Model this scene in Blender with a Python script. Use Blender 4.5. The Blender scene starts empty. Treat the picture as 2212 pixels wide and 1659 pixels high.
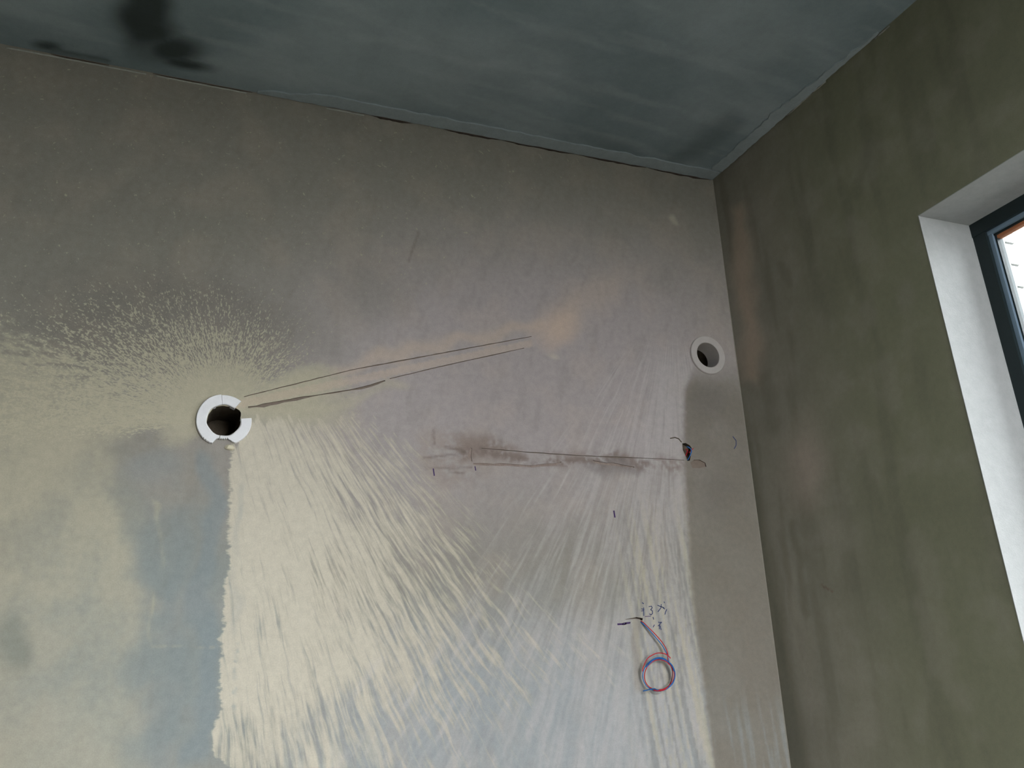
import bpy, bmesh, math, random, mathutils, mathutils.geometry
import numpy as np
from mathutils import Matrix, Vector, noise as mnoise
random.seed(7)
S = bpy.context.scene
COL = S.collection

# ------------------------------------------------------------------ camera
FW, FH, FOC = 2212, 1659, 1947.96           # focal length in photo pixels
CP = (FW/2, FH/2)
_a, _b, _c = -0.402536, -0.317194, -0.049690
def _rot(a, b, c):
    cy, sy, cp, sp, cr, sr = math.cos(a), math.sin(a), math.cos(b), math.sin(b), math.cos(c), math.sin(c)
    Ry = np.array([[cy, 0, sy], [0, 1, 0], [-sy, 0, cy]])
    Rx = np.array([[1, 0, 0], [0, cp, -sp], [0, sp, cp]])
    Rz = np.array([[cr, -sr, 0], [sr, cr, 0], [0, 0, 1]])
    return Rz @ Rx @ Ry
CM = _rot(_a, _b, _c)                        # world (X, down, Y) -> camera (right, down, forward)
H = 2.85                                     # room height
UP = 1.34                                    # ceiling above the camera
def ray(px, py):
    r = CM.T @ np.array([px-CP[0], py-CP[1], FOC])
    return r[0], r[2], r[1]                  # X, Y, down
_r = ray(1540, 388); _k = UP/-_r[2]
CX, CY, CZ = -_r[0]*_k, -_r[1]*_k, H-UP      # camera position; the room's corner is X=0, Y=0
def W(v): return Vector((v[0], v[2], -v[1]))
cam = bpy.data.cameras.new('camera'); cam.sensor_width = 36; cam.lens = FOC/FW*36; cam.clip_start = 0.02
co = bpy.data.objects.new('camera', cam); COL.objects.link(co)
rx, ry, rz = W(CM[0]), W(-CM[1]), W(-CM[2])
co.matrix_world = Matrix(((rx.x, ry.x, rz.x, CX), (rx.y, ry.y, rz.y, CY), (rx.z, ry.z, rz.z, CZ), (0, 0, 0, 1)))
S.camera = co
# planes of the room, addressed with photo pixels
def L(px, py):                               # left wall, Y = 0 -> (X, depth below ceiling)
    q = ray(px, py); t = -CY/q[1]; return CX+q[0]*t, UP+q[2]*t
def R(px, py):                               # right wall, X = 0 -> (Y, depth below ceiling)
    q = ray(px, py); t = -CX/q[0]; return CY+q[1]*t, UP+q[2]*t
def C(px, py):                               # ceiling -> (X, Y)
    q = ray(px, py); t = -UP/q[2]; return CX+q[0]*t, CY+q[1]*t

# ------------------------------------------------------------------ daylight
SKY, EXPO = 17.0, 0.0
w = bpy.data.worlds.new('overcast_sky'); S.world = w; w.use_nodes = True
bg = w.node_tree.nodes['Background']; bg.inputs[0].default_value = (0.93, 0.97, 1.0, 1); bg.inputs[1].default_value = SKY
S.view_settings.view_transform = 'Standard'; S.view_settings.look = 'None'
S.view_settings.exposure = EXPO; S.view_settings.gamma = 1.0; S.view_settings.use_curve_mapping = False

S.cycles.adaptive_threshold = .05; S.cycles.max_bounces = 4; S.cycles.diffuse_bounces = 3; S.cycles.glossy_bounces = 2; S.cycles.transparent_max_bounces = 6; S.cycles.caustics_reflective = False

# ------------------------------------------------------------------ node helpers
def lin(c): return tuple((v/255/12.92 if v/255 <= .04045 else ((v/255+.055)/1.055)**2.4) for v in c)
class G:
    """small expression builder over shader nodes"""
    def __init__(s, name):
        s.m = bpy.data.materials.new(name); s.m.use_nodes = True
        s.t = s.m.node_tree; s.n = s.t.nodes; s.n.clear()
        s.out = s.n.new('ShaderNodeOutputMaterial'); s.b = s.n.new('ShaderNodeBsdfPrincipled')
        s.t.links.new(s.b.outputs[0], s.out.inputs[0]); s.b.inputs['Roughness'].default_value = .85
        s.b.inputs['Specular IOR Level'].default_value = .25
        tc = s.n.new('ShaderNodeTexCoord'); s.obj = tc.outputs['Object']
        sp = s.n.new('ShaderNodeSeparateXYZ'); s.t.links.new(s.obj, sp.inputs[0])
        s.X, s.Y, s.Z = (E(s, o) for o in sp.outputs)
    def put(s, sock, v):
        if isinstance(v, E): s.t.links.new(v.s, sock)
        elif isinstance(v, bpy.types.NodeSocket): s.t.links.new(v, sock)
        else: sock.default_value = v
    def math(s, op, *a, clamp=False):
        n = s.n.new('ShaderNodeMath'); n.operation = op; n.use_clamp = clamp
        for i, v in enumerate(a): s.put(n.inputs[i], v)
        return E(s, n.outputs[0])
    def comb(s, x, y, z=0.0):
        n = s.n.new('ShaderNodeCombineXYZ')
        for i, v in enumerate((x, y, z)): s.put(n.inputs[i], v)
        return n.outputs[0]
    def noise(s, vec, scale, detail=2.0, rough=.5, dist=0.0, dim='2D'):
        n = s.n.new('ShaderNodeTexNoise'); n.noise_dimensions = dim; s.put(n.inputs['Vector'], vec)
        n.inputs['Scale'].default_value = scale; n.inputs['Detail'].default_value = detail
        n.inputs['Roughness'].default_value = rough; n.inputs['Distortion'].default_value = dist
        return E(s, n.outputs[0])
    def ss(s, v, a, b):
        n = s.n.new('ShaderNodeMapRange'); n.interpolation_type = 'SMOOTHSTEP'
        s.put(n.inputs['Value'], v); s.put(n.inputs['From Min'], a); s.put(n.inputs['From Max'], b)
        return E(s, n.outputs[0])
    def lerp(s, v, a, b, c, d):
        n = s.n.new('ShaderNodeMapRange'); s.put(n.inputs[0], v)
        for i, q in enumerate((a, b, c, d)): s.put(n.inputs[1+i], q)
        return E(s, n.outputs[0])
    def mix(s, f, a, b):
        n = s.n.new('ShaderNodeMix'); n.data_type = 'RGBA'
        s.put(n.inputs[0], f); s.put(n.inputs[6], a if not isinstance(a, tuple) else (*a[:3], 1)); s.put(n.inputs[7], b if not isinstance(b, tuple) else (*b[:3], 1))
        return n.outputs[2]
    def scale(s, col, f):
        n = s.n.new('ShaderNodeVectorMath'); n.operation = 'SCALE'; s.put(n.inputs[0], col); s.put(n.inputs['Scale'], f); return n.outputs[0]
    def curve(s, v, pts):
        """piecewise curve through (in, out) pairs"""
        i0, i1 = min(p[0] for p in pts), max(p[0] for p in pts); o0, o1 = min(p[1] for p in pts), max(p[1] for p in pts)
        if o1-o0 < 1e-6: o1 = o0+1e-6
        n = s.n.new('ShaderNodeFloatCurve'); c = n.mapping.curves[0]
        q = sorted(((p[0]-i0)/(i1-i0), (p[1]-o0)/(o1-o0)) for p in pts)
        c.points[0].location = q[0]; c.points[1].location = q[-1]
        for p in q[1:-1]: c.points.new(*p)
        for p in c.points: p.handle_type = 'VECTOR'
        n.mapping.update(); s.put(n.inputs['Value'], s.lerp(v, i0, i1, 0.0, 1.0))
        return E(s, n.outputs[0])*(o1-o0)+o0
    def polar(s, x, y, c, seam):
        dx, dy = x-c[0], y-c[1]; k = math.radians(seam+180); ck, sk = math.cos(k), math.sin(k)
        return s.math('ARCTAN2', dy*ck-dx*sk, dx*ck+dy*sk)+k, s.math('SQRT', dx*dx+dy*dy)
    def attr(s, name):
        n = s.n.new('ShaderNodeAttribute'); n.attribute_name = name; return n
    def attr3(s, name):
        n = s.attr(name); q = s.n.new('ShaderNodeSeparateXYZ'); s.t.links.new(n.outputs['Vector'], q.inputs[0]); return [E(s, o) for o in q.outputs]
    def finish(s, col, rough=None, height=None, strength=.4, dist=.004):
        s.put(s.b.inputs['Base Color'], col)
        if rough is not None: s.put(s.b.inputs['Roughness'], rough)
        if height is not None:
            n = s.n.new('ShaderNodeBump'); n.inputs['Strength'].default_value = strength; n.inputs['Distance'].default_value = dist
            s.put(n.inputs['Height'], height); s.t.links.new(n.outputs[0], s.b.inputs['Normal'])
        return s.m
class E:
    def __init__(s, g, sock): s.g, s.s = g, sock
    def __add__(s, o): return s.g.math('ADD', s, o)
    __radd__ = __add__
    def __sub__(s, o): return s.g.math('SUBTRACT', s, o)
    def __rsub__(s, o): return s.g.math('SUBTRACT', o, s)
    def __mul__(s, o): return s.g.math('MULTIPLY', s, o)
    __rmul__ = __mul__
    def __truediv__(s, o): return s.g.math('DIVIDE', s, o)
    def __neg__(s): return s.g.math('MULTIPLY', s, -1.0)
    def max(s, o): return s.g.math('MAXIMUM', s, o)
    def min(s, o): return s.g.math('MINIMUM', s, o)
    def clamp(s): return s.g.math('ADD', s, 0.0, clamp=True)
def nhash(i, j, sd):
    h = (i.astype(np.int64)*374761393+j.astype(np.int64)*668265263+sd*982451653) & 0x7fffffff
    h = ((h ^ (h >> 13))*1274126177) & 0x7fffffff
    return ((h ^ (h >> 16)) & 0xffff)/65535.0*2*math.pi
def gnoise(x, y, sd=0):
    i, j = np.floor(x), np.floor(y); fx, fy = x-i, y-j; u, v = fx*fx*fx*(fx*(fx*6-15)+10), fy*fy*fy*(fy*(fy*6-15)+10)
    def gr(di, dj):
        h = nhash(i+di, j+dj, sd); return np.cos(h)*(fx-di)+np.sin(h)*(fy-dj)
    return (gr(0, 0)*(1-u)+gr(1, 0)*u)*(1-v)+(gr(0, 1)*(1-u)+gr(1, 1)*u)*v
def fbm(x, y, oct=3, rough=.55, sd=0):
    t, amp, tot = 0, 1.0, 0.0
    for k in range(oct): t = t+amp*gnoise(x*2**k+k*17.3, y*2**k+k*9.1, sd+k); tot += amp; amp *= rough
    return t/tot*.9+.5
def sst(v, a, b):
    t = np.clip((v-a)/(b-a), 0, 1); return t*t*(3-2*t)
class Stain:
    """plaster colour and stain fields at the vertices of a wall; shapes are placed with a pixel -> plane map"""
    def __init__(s, mp, x, y, base):
        s.mp, s.x, s.y = mp, x, y
        s.wx = fbm(x*8, y*8, 2, .55, 1)-.5; s.wy = fbm(x*8+7.3, y*8+3.1, 2, .55, 2)-.5
        s.xw, s.yw = x+s.wx*.06, y+s.wy*.06
        s.big = fbm(x*2.2, y*2.2, 2, .55, 3); s.mid = fbm(x*9, y*9, 3, .55, 4); s.fine = fbm(x*70, y*70, 2, .6, 5)
        s.c = np.tile(np.array(base), (len(x), 1)); s.A = np.zeros(len(x)); s.over = np.zeros((len(x), 3)); s.top = False
    def mix(s, f, col):
        f = np.clip(f, 0, 1)[:, None]*np.ones((1, 1)); col = np.array(col)[None, :]
        if s.top: s.over = s.over*(1-f)+col*f; s.A = s.A*(1-f[:, 0])+f[:, 0]
        else: s.c = s.c*(1-f)+col*f
    def local(s, px, py, a, b, warp=True):
        c = np.array(s.mp(px, py)); A = np.array(s.mp(px+a[0], py+a[1]))-c; B = np.array(s.mp(px+b[0], py+b[1]))-c
        I = np.linalg.inv(np.array([A, B]).T); X, Y = (s.xw, s.yw) if warp else (s.x, s.y)
        dx, dy = X-c[0], Y-c[1]; return dx*I[0, 0]+dy*I[0, 1], dx*I[1, 0]+dy*I[1, 1]
    def ell(s, px, py, rx, ry, rot=0, lo=1.0, hi=.2, warp=True):
        r = math.radians(rot); p, q = s.local(px, py, (rx*math.cos(r), rx*math.sin(r)), (-ry*math.sin(r), ry*math.cos(r)), warp)
        return sst(-np.hypot(p, q), -lo, -hi)
    def seg(s, p, q, wpx, soft=.5, warp=False):
        m = ((p[0]+q[0])/2, (p[1]+q[1])/2); a = ((q[0]-p[0])/2, (q[1]-p[1])/2); l = math.hypot(*a)
        u, v = s.local(*m, a, (-a[1]/l*wpx, a[0]/l*wpx), warp)
        return sst(-np.abs(v), -1.0, soft-1)*sst(-np.abs(u), -1.0-wpx/l*.5, -1.0+wpx/l*.5)
    def xedge(s, pts):
        q = sorted((b, a) for a, b in (s.mp(*p) for p in pts)); return np.interp(s.y, [p[0] for p in q], [p[1] for p in q])
    def yedge(s, pts):
        q = sorted(s.mp(*p) for p in pts); return np.interp(s.x, [p[0] for p in q], [p[1] for p in q])
    def polar(s, px, py, seam):
        c = s.mp(px, py); d = np.degrees(np.arctan2(s.y-c[1], s.x-c[0])); return (d-seam) % 360+seam, np.hypot(s.x-c[0], s.y-c[1])
def simple(name, col, rough=.6, vary=.15, sc=40, metal=0, bump=0.2):
    g = G(name); n = g.noise(g.obj, sc, 2, .6, dim='3D'); m = g.noise(g.obj, sc*6, 1, .6, dim='3D')
    g.b.inputs['Metallic'].default_value = metal
    return g.finish(g.scale(col+(1,) if False else g.mix(0.0, col, col), n*vary*1.4+m*vary*.6+(1-vary)), rough, m, bump, .001)

# ------------------------------------------------------------------ stain fields and wall materials
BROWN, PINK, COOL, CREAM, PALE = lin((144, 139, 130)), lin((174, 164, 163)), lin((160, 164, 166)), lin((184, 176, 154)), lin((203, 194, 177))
DARK, RUST, WARM = lin((116, 110, 103)), lin((150, 132, 122)), lin((198, 178, 160))
def fields_left(x, y):
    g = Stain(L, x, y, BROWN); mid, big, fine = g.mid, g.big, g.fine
    g.mix(g.ell(1180, 800, 740, 530, 0, 1.0, .25)*.9, PINK)  # lighter pinkish centre: slurry haze plus lens shading painted into the colour
    g.mix(g.ell(1150, 1560, 620, 420, 0, 1, .2)*.9, COOL)
    g.mix(g.ell(300, 1400, 420, 560, 0, 1, .3)*.8, lin((138, 145, 144)))
    g.mix(sst(fbm(x*30+y*8, y*10, 3, .6, 11), .5, .8)*.15, DARK)
    g.mix(sst(mid, .42, .75)*.12, WARM)
    g.mix(g.ell(800, 640, 130, 120, 20, 1, .1)*.25, DARK); g.mix(g.ell(380, 700, 420, 170, 6, 1, .35)*.55, DARK)
    for px, py, a_, b_, k in ((1450, 468, 18, 9, .45), (270, 375, 40, 24, .08)): g.mix(g.ell(px, py, a_, b_, 8, 1, .2)*k, PALE)
    g.mix(g.seg((905, 500), (882, 566), 5, .9)*.4, lin((110, 100, 94)))
    # slurry thrown by the left hole
    ad, r = g.polar(482, 907, -22)
    t = [(-22, .08), (0, .10), (60, .3), (90, .5), (150, 1.2), (180, 1.0), (197, .62), (212, .48), (235, .40), (262, .35), (285, .34), (310, .31), (325, .26), (338, .18)]
    den = np.clip(1-r/np.interp(ad, [p[0] for p in t], [p[1] for p in t]), 0, 1)
    upz = sst(ad, 150, 176)*sst(-ad, -338, -318)
    under = y-g.yedge([(-60, 690), (0, 715), (120, 765), (250, 800), (330, 822), (400, 850), (470, 860), (560, 850), (660, 838), (740, 850), (800, 870)])
    left = g.xedge([(470, 820), (452, 880), (415, 905), (330, 935), (275, 965), (258, 1010), (262, 1060), (300, 1120), (325, 1260), (330, 1400), (315, 1500), (290, 1659)])-x+g.wx*.05+(mid-.5)*.05
    hz = (sst(mid*.5+big*.5+(fine-.5)*.2, .3, .62)*.35+.45)*(1-sst(y, L(100, 1150)[1], L(100, 1500)[1])*.35)
    near = sst(-r, -.17, -.075)*sst(-ad, -338, -300)*sst(ad, 125, 160)*.9
    rup = sst(y-g.yedge([(440, 850), (560, 840), (640, 800), (690, 790), (730, 800), (790, 850), (860, 900)]), -.03, .02)*sst(-x, -L(840, 880)[0], -L(640, 880)[0])*sst(x, L(420, 880)[0], L(470, 880)[0])*sst(-y, -L(700, 960)[1], -L(700, 890)[1])
    # heavy runs below and right of the left hole
    bd, rb = g.polar(392, 420, -90)
    t = [(30, .0), (42, .10), (47, .32), (54, .48), (60, .60), (66, .76), (71, .90), (76, .96), (95, .96)]
    dn = np.interp(bd+(big-.5)*10, [p[0] for p in t], [p[1] for p in t])
    dn = dn-sst(y, L(700, 1420)[1], L(700, 1640)[1])*.30-sst(rb, .72, 1.25)*.08
    edge = x-g.xedge([(520, 900), (500, 955), (496, 1000), (494, 1100), (491, 1240), (484, 1250), (482, 1350), (470, 1385), (476, 1400), (471, 1500), (478, 1530), (468, 1550), (452, 1590), (458, 1630), (500, 1659)])
    topg = sst(y-g.yedge([(440, 965), (505, 940), (545, 890), (640, 882), (760, 885), (850, 895), (1000, 950)])+(mid-.5)*.05+(fbm(x*60, y*14, 2, .6, 15)-.5)*.07, -.03, .045); dn = dn*topg-(1-topg)*.9
    # the right hole's runs
    cd, rc = g.polar(1452, 600, -90); t = [(60, 0), (80, .45), (88, .75), (100, .70), (112, .50), (122, .35), (132, .12), (140, 0)]
    dc = np.interp(cd, [p[0] for p in t], [p[1] for p in t])-sst(-rc, -.30, -.10)*.7
    redge = g.xedge([(1530, 700), (1500, 790), (1478, 840), (1474, 960), (1478, 1040), (1482, 1100), (1490, 1230), (1500, 1350), (1520, 1500), (1540, 1659)])-x
    # what lies over the runs
    g.top = True
    g.mix(g.seg((517, 1130), (514, 1010), 12, .9, True)*sst(mid, .3, .6)*.4, lin((168, 168, 160))); g.mix(g.seg((508, 1400), (506, 1540), 9, .9, True)*sst(fine, .35, .6)*.7, lin((158, 161, 156)))
    g.mix(g.seg((516, 985), (504, 1380), 15, .9, True)*sst(mid, .25, .6)*.4, lin((170, 168, 160)))
    g.mix(g.seg((455, 960), (425, 1659), 34, .7, True)*sst(-edge, -.004, .006)*.55, lin((130, 139, 143)))
    g.mix(g.ell(330, 1010, 85, 60, -10, 1, .3)*.45, lin((148, 150, 150)))
    g.mix(g.seg((395, 1060), (360, 1659), 30, .8, True)*.25, lin((130, 138, 141)))
    g.mix(g.seg((354, 1070), (318, 1450), 10, .95, True)*sst(mid, .3, .6)*.45, CREAM)
    g.mix(g.ell(30, 1400, 60, 70, 0, 1, .2)*.6, lin((120, 124, 118)))
    g.mix(g.seg((330, 1396), (470, 1398), 3, .9)*sst(fine, .3, .6)*.3, CREAM)
    g.mix(sst(-redge+(fine-.5)*.008, -.003, .012)*sst(y, L(1500, 760)[1], L(1500, 850)[1])*(.72+.16*sst(mid, .3, .7)), lin((124, 117, 106)))
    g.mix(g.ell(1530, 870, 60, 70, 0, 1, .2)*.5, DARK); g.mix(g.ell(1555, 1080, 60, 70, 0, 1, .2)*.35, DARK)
    dv = fbm(x*75-y*9.5, y*1.6, 3, .6, 21)
    dz = sst(x, L(1330, 1400)[0], L(1400, 1400)[0])*sst(y, L(1400, 1010)[1], L(1400, 1260)[1])*sst(g.xedge([(1490, 1000), (1490, 1230), (1520, 1500), (1548, 1659)])-x, -.01, .015)
    g.mix(sst(dv, .5, .64)*dz*.6, CREAM); g.mix(sst(-dv, -.47, -.34)*dz*.5, lin((125, 126, 122)))
    g.mix(g.seg((1372, 1345), (1382, 1500), 14, .7, True)*.5, lin((150, 140, 126)))
    bv = fbm(x*60-y*4, y*2.4, 3, .6, 22)
    g.mix(sst(bv, .48, .7)*sst(y, L(800, 1500)[1], L(800, 1659)[1])*sst(x, L(520, 1600)[0], L(640, 1600)[0])*.35, lin((150, 158, 160)))
    g.mix(g.seg((540, 868), (1150, 741), 9, .2)*.45, WARM)
    g.mix(g.seg((740, 790), (1170, 705), 22, .95, True)*.5, WARM); g.mix(g.seg((700, 880), (880, 825), 22, .9, True)*.45, CREAM)
    g.mix(g.ell(1205, 700, 80, 60, -35, 1, .05)*.75, lin((206, 182, 164))); g.mix(g.ell(1190, 762, 26, 12, 30, 1, .2)*.55, PALE)
    g.mix(g.ell(1290, 640, 150, 60, -35, 1, .1)*.3, WARM)
    g.mix(g.ell(990, 985, 130, 75, 0, 1, .2)*sst(mid+(fine-.5)*.5, .34, .6)*.5, RUST)
    g.mix(g.seg((1020, 975), (1470, 1005), 34, .9, True)*sst(mid+(fine-.5)*.6, .3, .6)*.75, lin((138, 122, 115)))
    g.mix(g.seg((1022, 986), (1400, 1000), 18, .8, True)*sst(fine, .35, .62)*.5, lin((120, 106, 100)))
    g.mix(g.ell(1330, 1012, 80, 30, 5, 1, .3)*.6, lin((128, 120, 118)))
    for p, q, wd, k in (((912, 990), (1012, 978), 4, .5), ((960, 965), (1008, 976), 5, .6), ((936, 925), (938, 962), 4, .5), ((920, 1012), (1020, 1010), 4, .4), ((968, 1018), (1005, 1024), 3, .5)): g.mix(g.seg(p, q, wd, .9)*k, lin((110, 96, 90)))
    return {'tint': g.c, 'over': np.c_[g.over, g.A], 'splash': np.c_[den*upz+(upz-1), under, left], 'runs': np.c_[edge, dn, np.maximum(near, rup*.999)], 'fan': np.c_[dc, redge, hz]}
def mat_left():
    g = G('slurry_stained_plaster'); x, y = g.X, H-g.Z; v2 = g.comb(x, y)
    fine = g.noise(v2, 70, 2, .6); grain = g.noise(v2, 420, 1, .7); wob = g.noise(v2, 9, 1)-.5
    den, under, left = g.attr3('splash'); edge, dn, near = g.attr3('runs'); dc, redge, hz = g.attr3('fan')
    a, r = g.polar(x, y, L(482, 907), -22)
    sp1 = g.noise(g.comb(a*30, r*30), 1, 2, .62); sp2 = g.noise(g.comb(a*75+30, r*135), 1, 2, .65)
    speck = g.ss(sp1*.35+sp2*.65+den*.35, .63, .74)
    haze = g.ss(under+(sp1-.5)*.22, -.035, .06)*g.ss(left, -.02, .05)*hz
    cream = speck.max(haze).max(near*g.ss(sp2+near, .62, 1.0))
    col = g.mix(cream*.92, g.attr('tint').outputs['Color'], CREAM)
    b, rb = g.polar(x, y, L(392, 420), -90); bw = b+wob*.012
    st1 = g.noise(g.comb(bw*46, rb*6.0), 1, 2, .62); st2 = g.noise(g.comb(bw*115+50, rb*11), 1, 2, .6); st = st1*.45+st2*.55
    jag = (g.noise(g.comb(x*40, y*90), 1, 2, .7)-.5)*.022
    rt = g.ss(edge+jag, -.002, .006)
    heavy = g.ss(st+dn*.55, .66, 1.02)*rt; thin = g.ss(st2*.75+st1*.25+dn*.35, .58, .78)*rt*g.ss(dn, .05, .4)
    col = g.mix(thin*.5, col, CREAM); col = g.mix(heavy*.85, col, PALE)
    c, rc = g.polar(x, y, L(1452, 600), -90); cw = c+wob*.012
    sc = g.noise(g.comb(cw*34, rc*4.2), 1, 2, .62)*.65+g.noise(g.comb(cw*100+90, rc*8), 1, 1, .6)*.35
    col = g.mix(g.ss(sc+dc*.5, .60, .92)*g.ss(dc, .0, .3)*g.ss(redge+(fine-.5)*.01, -.004, .012)*.42, col, lin((196, 190, 188)))
    ov = g.attr('over'); al = E(g, ov.outputs['Alpha'])
    vm = g.n.new('ShaderNodeVectorMath'); vm.operation = 'ADD'; g.put(vm.inputs[0], g.scale(col, 1-al)); g.put(vm.inputs[1], ov.outputs['Color'])
    return g.finish(g.scale(vm.outputs[0], fine*.22+grain*.22+.80), .9)
def fields_right(x, y):
    g = Stain(R, x, y, lin((138, 138, 116))); B, D = lin((160, 154, 144)), lin((112, 110, 96))
    g.mix(sst(x, R(1960, 900)[0], R(1640, 900)[0])*.75, B)
    g.mix(sst(fbm(x*14, y*2.2, 3, .6, 31), .5, .75)*.3, D); g.mix(sst(g.mid, .45, .75)*.25, B)
    g.mix(g.ell(1738, 1000, 78, 160, 4, 1, .0)*.7, lin((188, 174, 162)))
    g.mix(g.seg((1594, 430), (1628, 830), 34, .95, True)*.75, lin((192, 174, 156)))
    bx = g.xedge([(1612, 780), (1640, 1000), (1690, 1300), (1760, 1659)])
    g.mix(sst(x-bx+.01, 0, .05)*sst(y, R(1620, 820)[1], R(1640, 1000)[1])*.6, D)
    for p, q, wd, k in (((1672, 1130), (1762, 1600), 6, .5), ((1655, 1050), (1690, 1250), 7, .35), ((1700, 1160), (1742, 1420), 9, .3), ((1610, 860), (1640, 1010), 6, .3)): g.mix(g.seg(p, q, wd, .95, True)*k, B)
    for p, q, wd, k in (((1680, 560), (1700, 640), 12, .35), ((1712, 1120), (1745, 1330), 12, .4), ((1890, 290), (1850, 420), 18, .3), ((1650, 800), (1680, 940), 22, .3), ((1740, 470), (1780, 700), 22, .2)): g.mix(g.seg(p, q, wd, .95, True)*k, D)
    g.mix(g.seg((1770, 1262), (1800, 1279), 3, .8)*.5, lin((120, 80, 72)))
    g.mix(g.ell(1960, 640, 24, 60, 0, 1, .2)*.3, B); g.mix(g.ell(1780, 1170, 60, 40, 0, 1, .2)*.2, B)
    return {'tint': g.c*(g.big*.2+g.mid*.2+.8)[:, None]}
def fields_ceiling(x, y):
    g = Stain(C, x, y, lin((132, 146, 151))); K = lin((36, 42, 38))
    g.mix(sst(g.big, .35, .65), lin((148, 160, 164)))
    g.mix(sst(fbm(x*2.0+y*1.2, y*16-x*2, 3, .55, 41), .52, .7)*.3, lin((170, 180, 184)))
    soot = np.maximum.reduce([g.seg((312, -60), (328, 118), 92, .75, True), g.ell(375, 108, 88, 42, 5, 1.1, .25, False), g.ell(400, 138, 80, 17, 10, 1.1, .2, False), g.ell(102, 99, 44, 15, 8, 1.1, .2, False)*.9, g.seg((110, 108), (240, 132), 10, 1.0, False)*.6])
    g.mix(soot*.85, K)
    g.mix(g.seg((1440, 372), (1600, 250), 36, .95, True)*.4, lin((80, 90, 94)))
    g.mix(g.ell(1330, 320, 120, 30, 10, 1, .1)*.25, lin((80, 90, 94)))
    g.mix(g.seg((780, 80), (1220, 170), 12, .98, True)*.3, lin((172, 182, 186)))
    return {'tint': g.c*(g.big*.2+g.mid*.2+.8)[:, None]}
def mat_tint(name, rough=.9):
    g = G(name); v = g.obj; fine = g.noise(v, 70, 2, .6, dim='3D'); grain = g.noise(v, 420, 1, .7, dim='3D')
    return g.finish(g.scale(g.attr('tint').outputs['Color'], fine*.2+grain*.2+.8), rough)
M = {}
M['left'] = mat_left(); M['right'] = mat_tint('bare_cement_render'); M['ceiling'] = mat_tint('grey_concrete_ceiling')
M['cement'] = simple('plain_cement', lin((98, 95, 88)), .9, .35, 6)
M['floor'] = simple('concrete_floor', lin((120, 116, 110)), .9, .3, 5)
M['reveal'] = simple('white_reveal_paint', lin((178, 179, 178)), .85, .16, 50, bump=.4)
M['frame'] = simple('dark_green_aluminium', lin((38, 48, 50)), .4, .15, 90)
M['bead'] = simple('grey_aluminium_bead', lin((128, 148, 166)), .35, .1, 90)
M['head_orange'] = simple('orange_strip', lin((186, 120, 84)), .7, .2, 90)
M['pvc'] = simple('white_plastic', lin((236, 234, 236)), .5, .08, 60)
M['pvc_old'] = simple('dusty_white_plastic', lin((188, 181, 177)), .6, .12, 60)
M['hole'] = simple('rough_drilled_concrete', lin((92, 82, 70)), .95, .5, 90, bump=.8)
M['groove'] = simple('dusty_saw_cut', lin((128, 114, 104)), .95, .3, 90)
M['mortar'] = simple('rough_mortar_fill', lin((150, 134, 126)), .95, .5, 55, bump=.9)
M['band'] = simple('plaster_edge_band', lin((160, 171, 175)), .9, .25, 30, bump=.5)
M['lip'] = simple('pale_plaster_lip', lin((172, 172, 164)), .9, .4, 60)
M['plaster'] = simple('pale_plaster_crumb', lin((205, 196, 172)), .9, .2, 90)
M['red'] = simple('red_cable_sheath', lin((190, 40, 52)), .45, .1, 90)
M['blue'] = simple('blue_cable_sheath', lin((40, 105, 175)), .45, .1, 90)
M['ink'] = simple('blue_ink', lin((62, 72, 112)), .9, .2, 90)
M['ink2'] = simple('violet_ink', lin((78, 60, 100)), .9, .2, 90)
M['tile'] = simple('white_glazed_tile', lin((176, 176, 174)), .4, .05, 60)
M['grout'] = simple('dark_grout', lin((30, 27, 27)), .9, .2, 60)
M['ground'] = simple('grey_pavement', lin((100, 100, 96)), .9, .2, 2)
gl = bpy.data.materials.new('window_glass'); gl.use_nodes = True; nt = gl.node_tree; nt.nodes.clear()
o_ = nt.nodes.new('ShaderNodeOutputMaterial'); mx = nt.nodes.new('ShaderNodeMixShader'); fr = nt.nodes.new('ShaderNodeFresnel'); fr.inputs[0].default_value = 1.45
tr = nt.nodes.new('ShaderNodeBsdfTransparent'); tr.inputs[0].default_value = (.93, .95, .95, 1); gs = nt.nodes.new('ShaderNodeBsdfGlossy'); gs.inputs['Roughness'].default_value = .02
nt.links.new(fr.outputs[0], mx.inputs[0]); nt.links.new(tr.outputs[0], mx.inputs[1]); nt.links.new(gs.outputs[0], mx.inputs[2]); nt.links.new(mx.outputs[0], o_.inputs[0])
M['glass'] = gl

# ------------------------------------------------------------------ object helpers
def mesh(name, verts, faces, mat, parent=None, smooth=False, mats=None, fm=None):
    me = bpy.data.meshes.new(name); me.from_pydata([tuple(v) for v in verts], [], faces)
    for m_ in (mats or [mat]): me.materials.append(M[m_] if isinstance(m_, str) else m_)
    bm = bmesh.new(); bm.from_mesh(me)
    if fm:
        for f, i in zip(bm.faces, fm): f.material_index = i
    bmesh.ops.recalc_face_normals(bm, faces=bm.faces); bm.to_mesh(me); bm.free()
    if smooth:
        for p in me.polygons: p.use_smooth = True
    o = bpy.data.objects.new(name, me); COL.objects.link(o)
    if parent: o.parent = parent; o.matrix_parent_inverse = parent.matrix_world.inverted()
    return o
def tag(o, label, cat=None, group=None, kind=None):
    o['label'] = label
    if cat: o['category'] = cat
    if group: o['group'] = group
    if kind: o['kind'] = kind
    return o
def empty(name, loc, label, cat=None, kind=None):
    o = bpy.data.objects.new(name, None); COL.objects.link(o); o.location = loc; o.empty_display_size = .05
    bpy.context.view_layer.update()
    o.matrix_world = Matrix.Translation(loc)
    return tag(o, label, cat, kind=kind)
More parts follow.
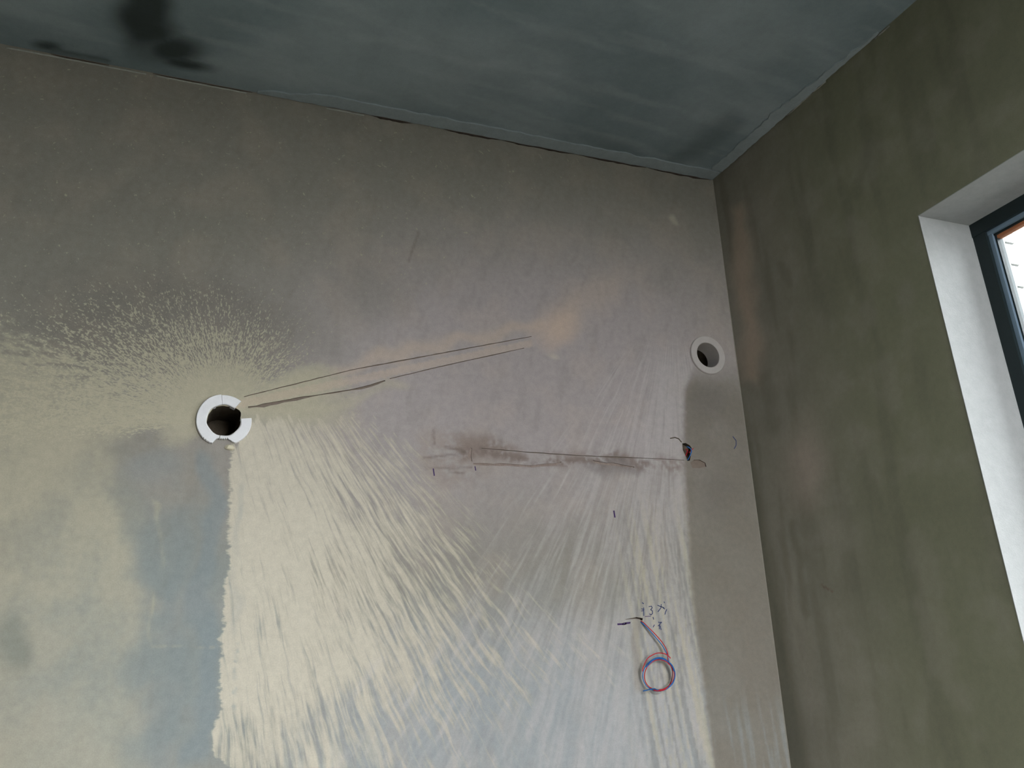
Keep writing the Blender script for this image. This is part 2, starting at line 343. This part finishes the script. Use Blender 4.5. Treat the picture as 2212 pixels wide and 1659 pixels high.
def box(x0, x1, y0, y1, z0, z1):
    v = [(x, y, z) for x in (x0, x1) for y in (y0, y1) for z in (z0, z1)]
    return v, [(0, 1, 3, 2), (4, 6, 7, 5), (0, 4, 5, 1), (2, 3, 7, 6), (0, 2, 6, 4), (1, 5, 7, 3)]
def prism(corners_a, corners_b):
    n = len(corners_a)
    return list(corners_a)+list(corners_b), [tuple(range(n)), tuple(range(2*n-1, n-1, -1))]+[(i, (i+1) % n, n+(i+1) % n, n+i) for i in range(n)]
def inside(P, poly):
    q = np.array(poly); x, y = P[:, 0], P[:, 1]; r = np.zeros(len(P), bool); j = len(q)-1
    for i in range(len(q)):
        c = (q[i, 1] > y) != (q[j, 1] > y)
        with np.errstate(divide='ignore', invalid='ignore'): r ^= c & (x < (q[j, 0]-q[i, 0])*(y-q[i, 1])/(q[j, 1]-q[i, 1])+q[i, 0])
        j = i
    return r
def panel(name, outer, holes, to3, thick, mats, grid=None, fields=None):
    """a wall slab: holes = [(loop, depth or None for right through, material index)], to3(a, b, depth) -> point;
    grid = (a0, a1, b0, b1, step) adds vertices to the front face, fields(a, b) gives their stain attributes"""
    pts = [tuple(p) for p in outer]; ed = [(i, (i+1) % len(outer)) for i in range(len(outer))]
    for lp, d, mi in holes:
        k = len(pts); pts += [tuple(p) for p in lp]; ed += [(k+i, k+(i+1) % len(lp)) for i in range(len(lp))]
    if grid:
        a0, a1, b0, b1, st = grid; ga, gb = np.meshgrid(np.arange(a0+st/2, a1, st), np.arange(b0+st/2, b1, st)); gp = np.c_[ga.ravel(), gb.ravel()]
        o_ = np.array(outer); ca, cb = np.meshgrid(np.arange(o_[:, 0].min()+.02, o_[:, 0].max()-.01, .035), np.arange(o_[:, 1].min()+.02, o_[:, 1].max()-.01, .035)); cp = np.c_[ca.ravel(), cb.ravel()]
        gp = np.r_[gp, cp[(cp[:, 0] < a0-.01) | (cp[:, 0] > a1+.01) | (cp[:, 1] < b0-.01) | (cp[:, 1] > b1+.01)]]
        gp = gp+np.random.default_rng(1).uniform(-.15, .15, gp.shape)*st
        for lp, d, mi in holes:
            q = np.array(lp); bb = (gp[:, 0] > q[:, 0].min()-.001) & (gp[:, 0] < q[:, 0].max()+.001) & (gp[:, 1] > q[:, 1].min()-.001) & (gp[:, 1] < q[:, 1].max()+.001)
            k = np.ones(len(gp), bool); k[bb] = ~inside(gp[bb], lp); gp = gp[k]
        pts += [tuple(p) for p in gp]
    vv, _, ff, *_ = mathutils.geometry.delaunay_2d_cdt([Vector(p) for p in pts], ed, [], 0, 1e-7)
    V = np.array([tuple(v) for v in vv]); F = np.array(ff); cen = V[F].mean(1)
    for lp, d, mi in holes:
        q = np.array(lp); bb = (cen[:, 0] > q[:, 0].min()) & (cen[:, 0] < q[:, 0].max()) & (cen[:, 1] > q[:, 1].min()) & (cen[:, 1] < q[:, 1].max())
        k = np.ones(len(cen), bool); k[bb] = ~inside(cen[bb], lp); F, cen = F[k], cen[k]
    verts = [to3(a, b, 0.0) for a, b in V]; ab = [tuple(p) for p in V]; faces = [tuple(int(i) for i in f) for f in F]; fm = [0]*len(faces)
    inw = Vector(to3(0, 0, 0))-Vector(to3(0, 0, 1))
    p, q, r = (Vector(verts[i]) for i in faces[0])
    if (q-p).cross(r-p).dot(inw) < 0: faces = [f[::-1] for f in faces]
    def add(lp, d):
        k = len(verts); verts.extend(to3(a, b, d) for a, b in lp); ab.extend(tuple(p) for p in lp); return k
    def sides(lp, d0, d1, mi, flip):
        n = len(lp); i0, i1 = add(lp, d0), add(lp, d1)
        for i in range(n):
            f = (i0+i, i0+(i+1) % n, i1+(i+1) % n, i1+i); faces.append(f[::-1] if flip else f); fm.append(mi)
        return i1
    area = lambda lp: sum(lp[i][0]*lp[(i+1) % len(lp)][1]-lp[(i+1) % len(lp)][0]*lp[i][1] for i in range(len(lp)))
    sides(list(outer), 0, thick, 0, False)
    through = False
    for lp, d, mi in holes:
        if d is None: sides(lp, 0, thick, mi, True); through = True; continue
        i1 = sides(lp, 0, d, mi, True)
        for t in mathutils.geometry.tessellate_polygon([[Vector((a, b, 0)) for a, b in lp]]): faces.append(tuple(i1+k for k in t)); fm.append(mi)
    if through:
        vv, _, ff, *_ = mathutils.geometry.delaunay_2d_cdt([Vector(p) for p in list(outer)+[p for lp, d, _ in holes if d is None for p in lp]], [], [], 0, 1e-7)
        k = len(verts); verts.extend(to3(v.x, v.y, thick) for v in vv); ab.extend((v.x, v.y) for v in vv)
        for f in ff:
            c = np.array([np.mean([tuple(vv[i]) for i in f], axis=0)])
            if not any(inside(c, lp)[0] for lp, d, _ in holes if d is None): faces.append(tuple(k+i for i in f)); fm.append(0)
    else:
        k = add(list(outer), thick); faces.append(tuple(range(k, k+len(outer)))); fm.append(0)
    me = bpy.data.meshes.new(name); me.from_pydata([tuple(v) for v in verts], [], faces); me.polygons.foreach_set('material_index', fm)
    for m_ in mats: me.materials.append(M[m_])
    if fields:
        P = np.array(ab)
        for an, ar in fields(P[:, 0], P[:, 1]).items():
            if an in ('tint', 'over'):
                if ar.shape[1] == 3: ar = np.c_[ar, np.ones(len(ar))]
                me.attributes.new(an, 'FLOAT_COLOR', 'POINT').data.foreach_set('color', ar.astype(np.float32).ravel())
            else: me.attributes.new(an, 'FLOAT_VECTOR', 'POINT').data.foreach_set('vector', ar.astype(np.float32).ravel())
    me.update(); o = bpy.data.objects.new(name, me); COL.objects.link(o); return o
def slit(path, mp, widths, seed=0):
    """a thin ragged polygon along a photo path; widths in pixels"""
    rnd = random.Random(seed); top, bot = [], []; n = len(path); P = []
    for i in range(n-1):
        k = max(1, int(math.dist(path[i], path[i+1])/14))
        for j in range(k):
            t = j/k; P.append((path[i][0]*(1-t)+path[i+1][0]*t, path[i][1]*(1-t)+path[i+1][1]*t, widths[i]*(1-t)+widths[i+1]*t))
    P.append((*path[-1], widths[-1]))
    for i, (px, py, wd) in enumerate(P):
        a, b = P[max(i-1, 0)], P[min(i+1, len(P)-1)]; dx, dy = b[0]-a[0], b[1]-a[1]; l = math.hypot(dx, dy)
        nx, ny = -dy/l, dx/l; w1, w2 = wd*(.5+rnd.uniform(-.2, .25)), wd*(.5+rnd.uniform(-.2, .25))
        top.append(mp(px-nx*w1, py-ny*w1)); bot.append(mp(px+nx*w2, py+ny*w2))
    return top+bot[::-1]
def tube(name, pts, rad, mat, parent=None, seg=8, cyclic=False):
    vs, fs = [], []; n = len(pts); up = Vector((0, 1, 0)); pts = [Vector(p) for p in pts]
    for i, p in enumerate(pts):
        t = (pts[(i+1) % n if cyclic else min(i+1, n-1)]-pts[(i-1) % n if cyclic else max(i-1, 0)]).normalized()
        a = t.cross(up); a = a.normalized() if a.length > 1e-4 else t.orthogonal().normalized(); b = t.cross(a)
        for k in range(seg):
            an = 2*math.pi*k/seg; vs.append(p+a*math.cos(an)*rad+b*math.sin(an)*rad)
    for i in range(n if cyclic else n-1):
        j = (i+1) % n
        for k in range(seg): fs.append((i*seg+k, i*seg+(k+1) % seg, j*seg+(k+1) % seg, j*seg+k))
    if not cyclic: fs += [tuple(range(seg-1, -1, -1)), tuple(range((n-1)*seg, n*seg))]
    return mesh(name, vs, fs, mat, parent, True)
def spline(pts, k=8):
    P = [Vector(p) for p in pts]; out = []
    for i in range(len(P)-1):
        a, b, c, d = P[max(i-1, 0)], P[i], P[i+1], P[min(i+2, len(P)-1)]
        for j in range(k):
            t = j/k; out.append(.5*((2*b)+(c-a)*t+(2*a-5*b+4*c-d)*t*t+(3*b-a-3*c+d)*t**3))
    return out+[P[-1]]
def onL(px, py, off=0.0):                    # point on the left wall, `off` metres into the room
    a, b = L(px, py); return Vector((a, -off, H-b))
PXM = abs(L(1100, 900)[0]-L(1101, 900)[0])

# ------------------------------------------------------------------ setting: walls, ceiling, floor
XW, YW = -4.0, -2.7
def ringpts(cx, cy, rad, n=48, f=None): return [(cx+(rad*(f(2*math.pi*i/n) if f else 1))*math.cos(2*math.pi*i/n), cy+(rad*(f(2*math.pi*i/n) if f else 1))*math.sin(2*math.pi*i/n)) for i in range(n)]
RL, RR = L(483, 909), L(1527.5, 768)
def bulge(t):                                # the drilled hole breaks out towards the chase, upper right
    t = (t+math.pi) % (2*math.pi)-math.pi
    return 1+.20*math.exp(-((t+.62)/.38)**2)+.02*math.sin(5*t)+.015*math.sin(11*t+1)
holes = [(ringpts(*RL, .0325, 48, bulge), .11, 3), (ringpts(*RR, .0365, 40), .12, 3),
         (slit([(527, 857), (640, 829), (760, 799), (900, 773), (1040, 747), (1148, 727)], L, [1.6, 2.0, 1.8, 2.0, 1.8, 1.0], 1), .003, 1),
         (slit([(536, 880), (570, 876), (640, 862), (690, 853), (760, 842), (800, 834), (832, 822)], L, [2.5, 6.5, 5, 2, 3, 5, 1.6], 2), .004, 1),
         (slit([(842, 818), (960, 790), (1060, 768), (1132, 752)], L, [1.6, 1.6, 1.4, 1], 3), .003, 1),
         (slit([(1040, 968), (1130, 976), (1230, 983), (1290, 986), (1330, 988), (1400, 990), (1478, 994)], L, [.8, 1.7, 1.4, 1.2, 2.6, .9, .7], 4), .003, 1),
         (slit([(1022, 1002), (1080, 1004), (1150, 1007), (1200, 1004), (1212, 998)], L, [3, 5, 4, 6, 2], 5), .002, 2),
         (slit([(1018, 968), (1014, 985), (1020, 997)], L, [3, 7, 2], 6), .002, 2),
         (slit([(1281, 996), (1310, 1002), (1370, 1009)], L, [4, 7, 2], 8), .003, 2),
         ([L(*p) for p in ((1474, 958), (1481, 957), (1490, 962), (1494, 968), (1490, 976), (1492, 986), (1490, 995), (1485, 996), (1481, 985), (1475, 972))], .014, 3),
         ([L(*p) for p in ((1491, 999), (1499, 993), (1511, 993), (1524, 1000), (1526, 1008), (1512, 1011), (1496, 1011))], .0035, 1),
         (slit([(1335, 1349), (1348, 1347), (1362, 1344)], L, [2, 5, 2], 9), .012, 1),
         (slit([(1351, 1338), (1375, 1335), (1388, 1338)], L, [1.2, 3.5, 4], 10), .012, 1)]
# the open joint where the wall meets the ceiling
jr = random.Random(5)
for xa, xb, wd in ((110, 236, 3), (330, 545, 4), (800, 895, 5), (955, 1080, 5), (1084, 1240, 4.5), (1250, 1395, 4), (1400, 1534, 5)):
    a, b = C(xa, 98+(xa-10)*.1895)[0], C(xb, 98+(xb-10)*.1895)[0]; n = 14
    up_ = [(a+(b-a)*i/n, .0012) for i in range(n+1)]
    dn_ = [(a+(b-a)*i/n, .0025+wd*.0011*min(1, min(i, n-i)/3)*jr.uniform(.6, 1.15)) for i in range(n+1)]
    holes.append((up_+dn_[::-1], .03, 1))
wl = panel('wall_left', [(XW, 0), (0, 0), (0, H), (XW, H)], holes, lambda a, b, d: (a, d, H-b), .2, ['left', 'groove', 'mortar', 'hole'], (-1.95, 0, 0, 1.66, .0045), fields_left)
tag(wl, 'grey plaster wall with two drilled holes and pale radiating slurry splashes', 'wall', kind='structure')
# right wall with the window opening
WT, WB = R(1983, 466), R(2212, 1392)
lean = (WB[0]-WT[0])/(WB[1]-WT[1]); SILL = 1.98; WFAR = -2.3
jy = lambda v: WT[0]+lean*(v-WT[1])
hd = R(2212, 323)[1]
headv = lambda yy: WT[1]+(hd-WT[1])*(yy-WT[0])/(R(2212, 323)[0]-WT[0])
opening = [(jy(WT[1]), WT[1]), (WFAR, headv(WFAR)), (WFAR, SILL), (jy(SILL), SILL)]
rh = [(opening, None, 0)]
wr = panel('wall_right', [(YW, 0), (.2, 0), (.2, H), (YW, H)][::-1], rh, lambda a, b, d: (d, a, H-b), .24, ['right'], (-1.1, 0, 0, 1.7, .006), fields_right)
tag(wr, 'bare olive grey cement wall with the window opening', 'wall', kind='structure')
ce = panel('ceiling', [(XW-.2, YW-.2), (.24, YW-.2), (.24, .2), (XW-.2, .2)], [], lambda a, b, d: (a, b, H+d), .2, ['ceiling'], (-2.2, 0, -1.3, 0, .01), fields_ceiling); tag(ce, 'dark grey concrete ceiling with sooty stain', 'ceiling', kind='structure')
fl = mesh('floor', *box(XW-.2, .24, YW-.2, .2, -.15, 0), 'floor'); tag(fl, 'bare concrete floor of the unfinished room', 'floor', kind='structure')
wf = mesh('wall_front', *box(XW-.2, XW, YW-.2, .2, 0, H), 'cement'); tag(wf, 'plain cement wall facing the window', 'wall', kind='structure')
wb = panel('wall_back', [(XW, 0), (.24, 0), (.24, H), (XW, H)], [([(-1.02, .22), (-.06, .22), (-.06, H-.02), (-1.02, H-.02)], None, 0)], lambda a, b, d: (a, YW-d, H-b), .2, ['cement'])  # unseen opening added and sized to throw frontal daylight on the left wall
tag(wb, 'cement wall with added daylight opening behind the viewer', 'wall', kind='structure')

# ragged plaster bands on the ceiling along both walls
def band(name, pts_in, pts_out, label):
    a = [(p[0], p[1], H+.0005) for p in pts_in+pts_out[::-1]]; b = [(p[0], p[1], H-.004) for p in pts_in+pts_out[::-1]]
    n = len(pts_in); vs = a+b; N = 2*n; fs = []
    for i in range(n-1):
        fs += [(i, i+1, N-2-i, N-1-i), (N+i, N+N-1-i, N+N-2-i, N+i+1)]
    fs += [(i, N+i, N+(i+1) % N, (i+1) % N) for i in range(N)]
    o = mesh(name, vs, fs, 'band'); return tag(o, label, 'trim', kind='structure')
br = random.Random(3)
n = 70; x0 = C(556, 200)[0]
inn = [(x0+(-.006-x0)*i/n, -.0015-br.uniform(0, .003)) for i in range(n+1)]
outp = [(x0+(-.006-x0)*i/n, -(.010+.035*min(1, i/9)+.006*mnoise.noise((i*.35, 1, 0))+br.uniform(-.002, .002))) for i in range(n+1)]
band('trim_1', inn, outp, 'ragged plaster band on the ceiling along the stained wall')
n = 60; y1 = C(1900, 70)[1]
inn = [(-.0015-br.uniform(0, .003), -.05+(y1+.05)*i/n) for i in range(n+1)]
outp = [(-(.008+.032*min(1, (n-i)/30)+.006*mnoise.noise((i*.35, 5, 0))+br.uniform(-.002, .002)), -.05+(y1+.05)*i/n) for i in range(n+1)]
band('trim_2', inn, outp, 'narrow plaster band on the ceiling along the window wall')

# thin raised plaster lips just under the ceiling joint
def lip(path, mp, to3, parent, seed):
    rn = random.Random(seed); P = []
    for i in range(len(path)-1):
        k = max(1, int(math.dist(path[i], path[i+1])/12))
        P += [(path[i][0]+(path[i+1][0]-path[i][0])*j/k, path[i][1]+(path[i+1][1]-path[i][1])*j/k) for j in range(k)]
    o = tube('plaster_lip', [to3(*mp(px, py), rn.uniform(-.0004, .0004)) for px, py in P], .0024, 'lip', parent, 6); return o
J = lambda px: (px, 98+(px-10)*.1895+4)
for k_, xs in enumerate(((14, 120, 260, 330), (335, 470, 545), (705, 760, 800))): lip([J(px) for px in xs], L, lambda a, b, e: (a, .0006+e, H-b-e), wl, k_)
lip([(1700, 250), (1760, 196), (1796, 166)], R, lambda a, b, e: (.0006+e, a, H-b-e), wr, 3)
lip([(1890, 84), (1932, 47)], R, lambda a, b, e: (.0006+e, a, H-b-e), wr, 4)

# ------------------------------------------------------------------ window
def jamb_hit(px, py):                        # point on the near jamb plane
    q = ray(px, py); best = None
    yy = WT[0]
    for _ in range(6):
        t = (yy-CY)/q[1]; v = UP+q[2]*t; yy = jy(v)
    return CX+q[0]*t, yy, v
FX = jamb_hit(2128, 620)[0]                  # where the frame starts
win = empty('window_1', (FX, (jy(SILL)+WFAR)/2, H-SILL), 'window with dark metal frame in a deep white reveal', 'window', 'structure')
def P3(x, yy, v): return (x, yy, H-v)
T = .0015
def lining(name, p, q, nrm):                 # slab between opening corners p, q (y, v), thickness towards nrm
    a = [P3(-.0005, *p), P3(.24, *p), P3(.24, *q), P3(-.0005, *q)]
    b = [(c[0], c[1]+nrm[0]*.0015, c[2]-nrm[1]*.0015) for c in a]
    return mesh(name, *prism(a, b), 'reveal', win)
o4 = opening
lining('reveal_jamb', o4[0], o4[3], (-1, 0)); lining('reveal_jamb', o4[1], o4[2], (1, 0))
lining('reveal_head', o4[0], o4[1], (0, 1)); lining('window_sill', o4[2], o4[3], (0, -1))
FD = .05
# frame section widths (metres) measured inwards from the reveal
def bar(name, p, q, nrm, d0, d1, x0, x1, mat):
    a = [P3(x0, p[0]+nrm[0]*d0, p[1]+nrm[1]*d0), P3(x1, p[0]+nrm[0]*d0, p[1]+nrm[1]*d0), P3(x1, q[0]+nrm[0]*d0, q[1]+nrm[1]*d0), P3(x0, q[0]+nrm[0]*d0, q[1]+nrm[1]*d0)]
    b = [P3(x0, p[0]+nrm[0]*d1, p[1]+nrm[1]*d1), P3(x1, p[0]+nrm[0]*d1, p[1]+nrm[1]*d1), P3(x1, q[0]+nrm[0]*d1, q[1]+nrm[1]*d1), P3(x0, q[0]+nrm[0]*d1, q[1]+nrm[1]*d1)]
    return mesh(name, *prism(a, b), mat, win)
sides = [('frame_stile', o4[0], o4[3], (-1, 0)), ('frame_stile', o4[1], o4[2], (1, 0)), ('frame_head', o4[0], o4[1], (0, 1)), ('frame_sill', o4[2], o4[3], (0, -1))]
for nme, p, q, nr in sides:
    hx = .0015 if nme in ('frame_head', 'frame_sill') else 0.0
    bar(nme, p, q, nr, T, T+.030, FX-hx, FX+FD-hx, 'frame')
    bar('glazing_bead', p, q, nr, T+.030, T+.039, FX+.008-hx, FX+.030-hx, 'bead')
    bar('glazing_gasket', p, q, nr, T+.039, T+.043, FX+.014-hx, FX+.028-hx, 'frame')
bar('head_strip', o4[0], o4[1], (0, 1), T+.043, T+.050, FX+.016, FX+.028, 'head_orange')  # thin orange strip along the underside of the frame head
bar('mullion', (-1.5, headv(-1.5)), (-1.5, SILL), (1, 0), -.03, .03, FX+.002, FX+FD-.002, 'frame')
pa = [(jy(WT[1])-T-.035, WT[1]+T+.035), (WFAR+T+.035, headv(WFAR)+T+.035), (WFAR+T+.035, SILL-T-.035), (jy(SILL)-T-.035, SILL-T-.035)]
mesh('pane', *prism([P3(FX+.019, *p) for p in pa], [P3(FX+.023, *p) for p in pa]), 'glass', win)

# white tiled pier outside, beside the window
PY, PX0, PX1, th = -.30, .262, .768, .067
pier = tag(mesh('wall_outside', *box(.25, PX1, PY, PY+.6, -1.0, 4.4), 'grout'), 'white tiled outer wall seen through the window', 'wall', kind='structure')
tw = (PX1-PX0)/3; tme = None
for i in range(30):
    for j in range(3):
        if tme is None:
            t_ = mesh('tile', *box(0, tw-.007, -.012, 0, 0, th-.007), 'tile', pier); tme = t_.data
        else:
            t_ = bpy.data.objects.new('tile', tme); COL.objects.link(t_); t_.parent = pier
        t_.location = (PX0+j*tw, PY, 2.605-.065-12*th+i*th)
gd = mesh('ground', *box(-60, 80, -70, 70, -3.3, -3.2), 'ground'); tag(gd, 'grey ground outside below the window', 'ground', kind='structure')

# ------------------------------------------------------------------ pipe sleeves
def flange(name, c, a0, a1, ro, ri, h, parent, mat, n=40, base=0.0):
    vs, fs = [], []; full = abs((a1-a0)-2*math.pi) < 1e-4; m_ = n if full else n+1
    prof = None
    for i in range(m_):
        t = a0+(a1-a0)*i/n; o_, i_ = ro(t), ri(t); bv = .0012
        for rr_, hh in ((o_, base), (o_, h-bv), (o_-bv, h), (i_+bv*1.5, h), (i_, h-bv), (i_, base-.01)):
            vs.append((c[0]+rr_*math.cos(t), -hh, H-c[1]-rr_*math.sin(t)))
    for i in range(n):
        j = (i+1) % m_
        for k in range(6):
            l = (k+1) % 6; fs.append((i*6+k, i*6+l, j*6+l, j*6+k))
    if not full: fs += [tuple(range(6)), tuple(range((m_-1)*6+5, (m_-1)*6-1, -1))]
    return mesh(name, vs, fs, mat, parent)
D2 = math.radians
s1 = empty('pipe_sleeve', (RL[0], 0, H-RL[1]), 'broken white plastic ring round the dark drilled hole where the diagonal groove starts', 'pipe ring')
def ro1(t):
    d = math.degrees(t); o = .0545+.0008*math.sin(3*t+1)
    if 62 < d < 112: o -= .0155*min(1, (d-62)/14)*min(1, (112-d)/5)*(.9+.1*math.sin(d))
    if 112 <= d < 140: o -= .001*math.sin(d)
    return o
ri1 = lambda t: .0335+.0006*math.sin(7*t)
flange('ring_rim', RL, D2(-8), D2(99), ro1, ri1, .007, s1, 'pvc', 48)
flange('ring_rim', RL, D2(101), D2(262), ro1, ri1, .007, s1, 'pvc', 60)
flange('ring_rim', RL, D2(263), D2(307), lambda t: .0540, ri1, .0062, s1, 'pvc', 24)
s2 = empty('pipe_sleeve', (RR[0], 0, H-RR[1]), 'complete white plastic ring with funnel mouth, near the corner', 'pipe ring')
flange('ring_rim', RR, 0, 2*math.pi, lambda t: .0530, lambda t: .0345, .006, s2, 'pvc_old', 56)
vs, fs = [], []; N_ = 40; prof = [(.0345, .004), (.0338, -.004), (.0325, -.03), (.028, -.05), (.026, -.052), (.0300, -.03), (.0328, -.004)]
prof = [(.0346, .0035), (.0335, -.02), (.0320, -.045)]
for i in range(N_):
    t = 2*math.pi*i/N_
    for rr_, d in prof: vs.append((RR[0]+rr_*math.cos(t), -d, H-RR[1]-rr_*math.sin(t)))
k_ = len(prof)
for i in range(N_):
    j = (i+1) % N_
    for k in range(k_-1): fs.append((i*k_+k, i*k_+k+1, j*k_+k+1, j*k_+k))
mesh('funnel_barrel', vs, fs, 'pvc_old', s2, True)

# ------------------------------------------------------------------ plaster crumbs
def crumb(px, py, r, label, seed, sq=(1.3, .5, .8), mat='plaster'):
    bm = bmesh.new(); bmesh.ops.create_icosphere(bm, subdivisions=2, radius=r); rn = random.Random(seed); off = rn.random()*50
    for v in bm.verts:
        k = 1+.35*mnoise.noise(v.co/r*1.2+Vector((off, 0, 0))); v.co = Vector((v.co.x*sq[0]*k, v.co.y*sq[1]*k, v.co.z*sq[2]*k))
    me = bpy.data.meshes.new('plaster_crumb'); bm.to_mesh(me); bm.free(); me.materials.append(M[mat])
    o = bpy.data.objects.new('plaster_crumb', me); COL.objects.link(o); o.location = onL(px, py, r*.2); return tag(o, label, 'crumb')
crumb(497, 967, .0075, 'small pale plaster crumb stuck under the broken ring', 1)

# ------------------------------------------------------------------ ink marks and writing on the wall
def stroke(bm, path, wpx):
    P = [onL(px, py, .0006) for px, py in path]; ww = wpx*PXM/2
    for i in range(len(P)-1):
        d = (P[i+1]-P[i]); n_ = Vector((-d.z, 0, d.x)).normalized()*ww; e = d.normalized()*ww*.6
        a, b = P[i]-e, P[i+1]+e; y0 = Vector((0, .0006, 0))
        q = [a-n_, b-n_, b+n_, a+n_]; vs = [bm.verts.new(v) for v in q]+[bm.verts.new(v+y0) for v in q]
        for f in ((0, 1, 2, 3), (7, 6, 5, 4), (0, 4, 5, 1), (1, 5, 6, 2), (2, 6, 7, 3), (3, 7, 4, 0)): bm.faces.new([vs[k] for k in f])
def ink(name, strokes, wpx, mat, label):
    bm = bmesh.new()
    for p in strokes: stroke(bm, p, wpx)
    me = bpy.data.meshes.new(name); bm.to_mesh(me); bm.free(); me.materials.append(M[mat])
    o = bpy.data.objects.new(name, me); COL.objects.link(o); o.parent = wl; o['label'] = label; return o
def z4(*pts): return [(1300+a/6.64, 1270+b/6.64) for a, b in pts]
ink('handwriting', [z4((578, 212), (600, 226)), z4((570, 300), (604, 310)), z4((600, 285), (602, 398)), z4((570, 330), (596, 325)),
     z4((675, 268), (712, 262), (722, 285), (700, 312), (724, 330), (726, 368), (704, 386), (684, 372)),
     z4((800, 250), (890, 285)), z4((852, 236), (848, 285), (806, 340)), z4((870, 280), (900, 300)), z4((930, 310), (914, 345), (905, 378)), z4((892, 200), (898, 214)),
     z4((735, 420), (742, 450)), z4((752, 530), (738, 560)), z4((812, 492), (858, 500)), z4((850, 488), (826, 530), (806, 545)), z4((828, 530), (824, 590)), z4((836, 545), (850, 600))],
    1.5, 'ink', 'faint blue handwritten characters above the wires')
ink('ink_smear', [z4((230, 522), (300, 518), (340, 508), (400, 500))], 3.4, 'ink2', 'violet ink smear left of the wires')
ink('ink_smear', [z4((620, 412), (700, 404))], 1.2, 'ink2', 'thin ink dash right of the slot')
ink('ink_tick', [[(936, 1013), (938, 1027)]], 2.4, 'ink2', 'short violet tick under the horizontal groove')
ink('ink_tick', [[(1026, 1008), (1027.5, 1016)]], 2.0, 'ink2', 'tiny tick at the groove end')
ink('ink_tick', [[(1326, 1104), (1328, 1117)]], 3.2, 'ink2', 'short violet tick below the groove')
ink('ink_tick', [[(1583, 943), (1590, 952), (1590, 962), (1586, 969)]], 1.6, 'ink', 'curved pencil mark beside the corner')
ink('ink_tick', [[(1448, 947), (1458, 945), (1466, 948), (1472, 955)]], 2.2, 'hole', 'dark scratch above the box hole')

# ------------------------------------------------------------------ cables
coil = empty('wire_coil', onL(1412, 1490, .0), 'coil of thin red and blue cable hanging from a slot in the wall', 'cable')
def zc(a, b, off): return onL(1300+a/6.64, 1270+b/6.64, off)
def loop(cx, cy, rx_, ry_, off, t0, t1, n=44, wob=0):
    return [zc(cx+rx_*math.cos(t0+(t1-t0)*i/n), cy+ry_*math.sin(t0+(t1-t0)*i/n)+wob*math.sin(3*i/n*6), off+.004*math.sin(i/n*9)) for i in range(n+1)]
q = math.pi/2
red = spline([zc(545, 462, -.008), zc(575, 492, .004), zc(640, 580, .012), zc(730, 690, .017), zc(810, 800, .020), zc(855, 890, .022), zc(872, 960, .023)], 6)
tube('red_wire', red+loop(745, 1250, 205, 215, .022, -.9, 2*math.pi-1.5), .0011, 'red', coil)
tube('red_wire', spline([zc(905, 1015, .024), zc(880, 985, .024), zc(820, 950, .024), zc(735, 940, .023), zc(660, 965, .022), zc(590, 1020, .02), zc(535, 1130, .02), zc(520, 1200, .02)], 6), .0011, 'red', coil)
tube('red_wire', loop(742, 1255, 218, 222, .019, -1.6, 1.9), .0011, 'red', coil)
blue = spline([zc(540, 468, -.008), zc(570, 505, .003), zc(632, 590, .010), zc(720, 705, .014), zc(800, 815, .017), zc(850, 910, .019), zc(880, 980, .020)], 6)
tube('blue_wire', blue+loop(750, 1245, 222, 235, .020, -.85, 2*math.pi-1.2), .0011, 'blue', coil)
tube('blue_wire', loop(742, 1240, 205, 222, .025, -2.7, -.2), .0013, 'blue', coil)
tube('blue_wire', loop(748, 1238, 212, 232, .023, -2.5, .9), .0013, 'blue', coil)
tube('blue_wire', spline([zc(545, 1480, .014), zc(610, 1462, .02), zc(670, 1448, .025), zc(720, 1465, .022), zc(780, 1472, .018)], 6), .0012, 'blue', coil)
stub = empty('wire_stub', onL(1486, 985, 0), 'short red and blue cable ends poking out of the ragged box hole', 'cable')
tube('blue_wire', spline([onL(1480, 966, .006), onL(1484, 969, .010), onL(1489, 975, .010), onL(1489, 984, .004), onL(1487, 993, -.004)], 6), .0013, 'blue', stub)
tube('red_wire', spline([onL(1478, 972, .007), onL(1480, 975, .010), onL(1483, 976, .004), onL(1484, 984, -.006)], 6), .0013, 'red', stub)
tube('red_wire', spline([onL(1495, 970, .006), onL(1491, 973, .008), onL(1488, 978, 0)], 6), .0011, 'red', stub)
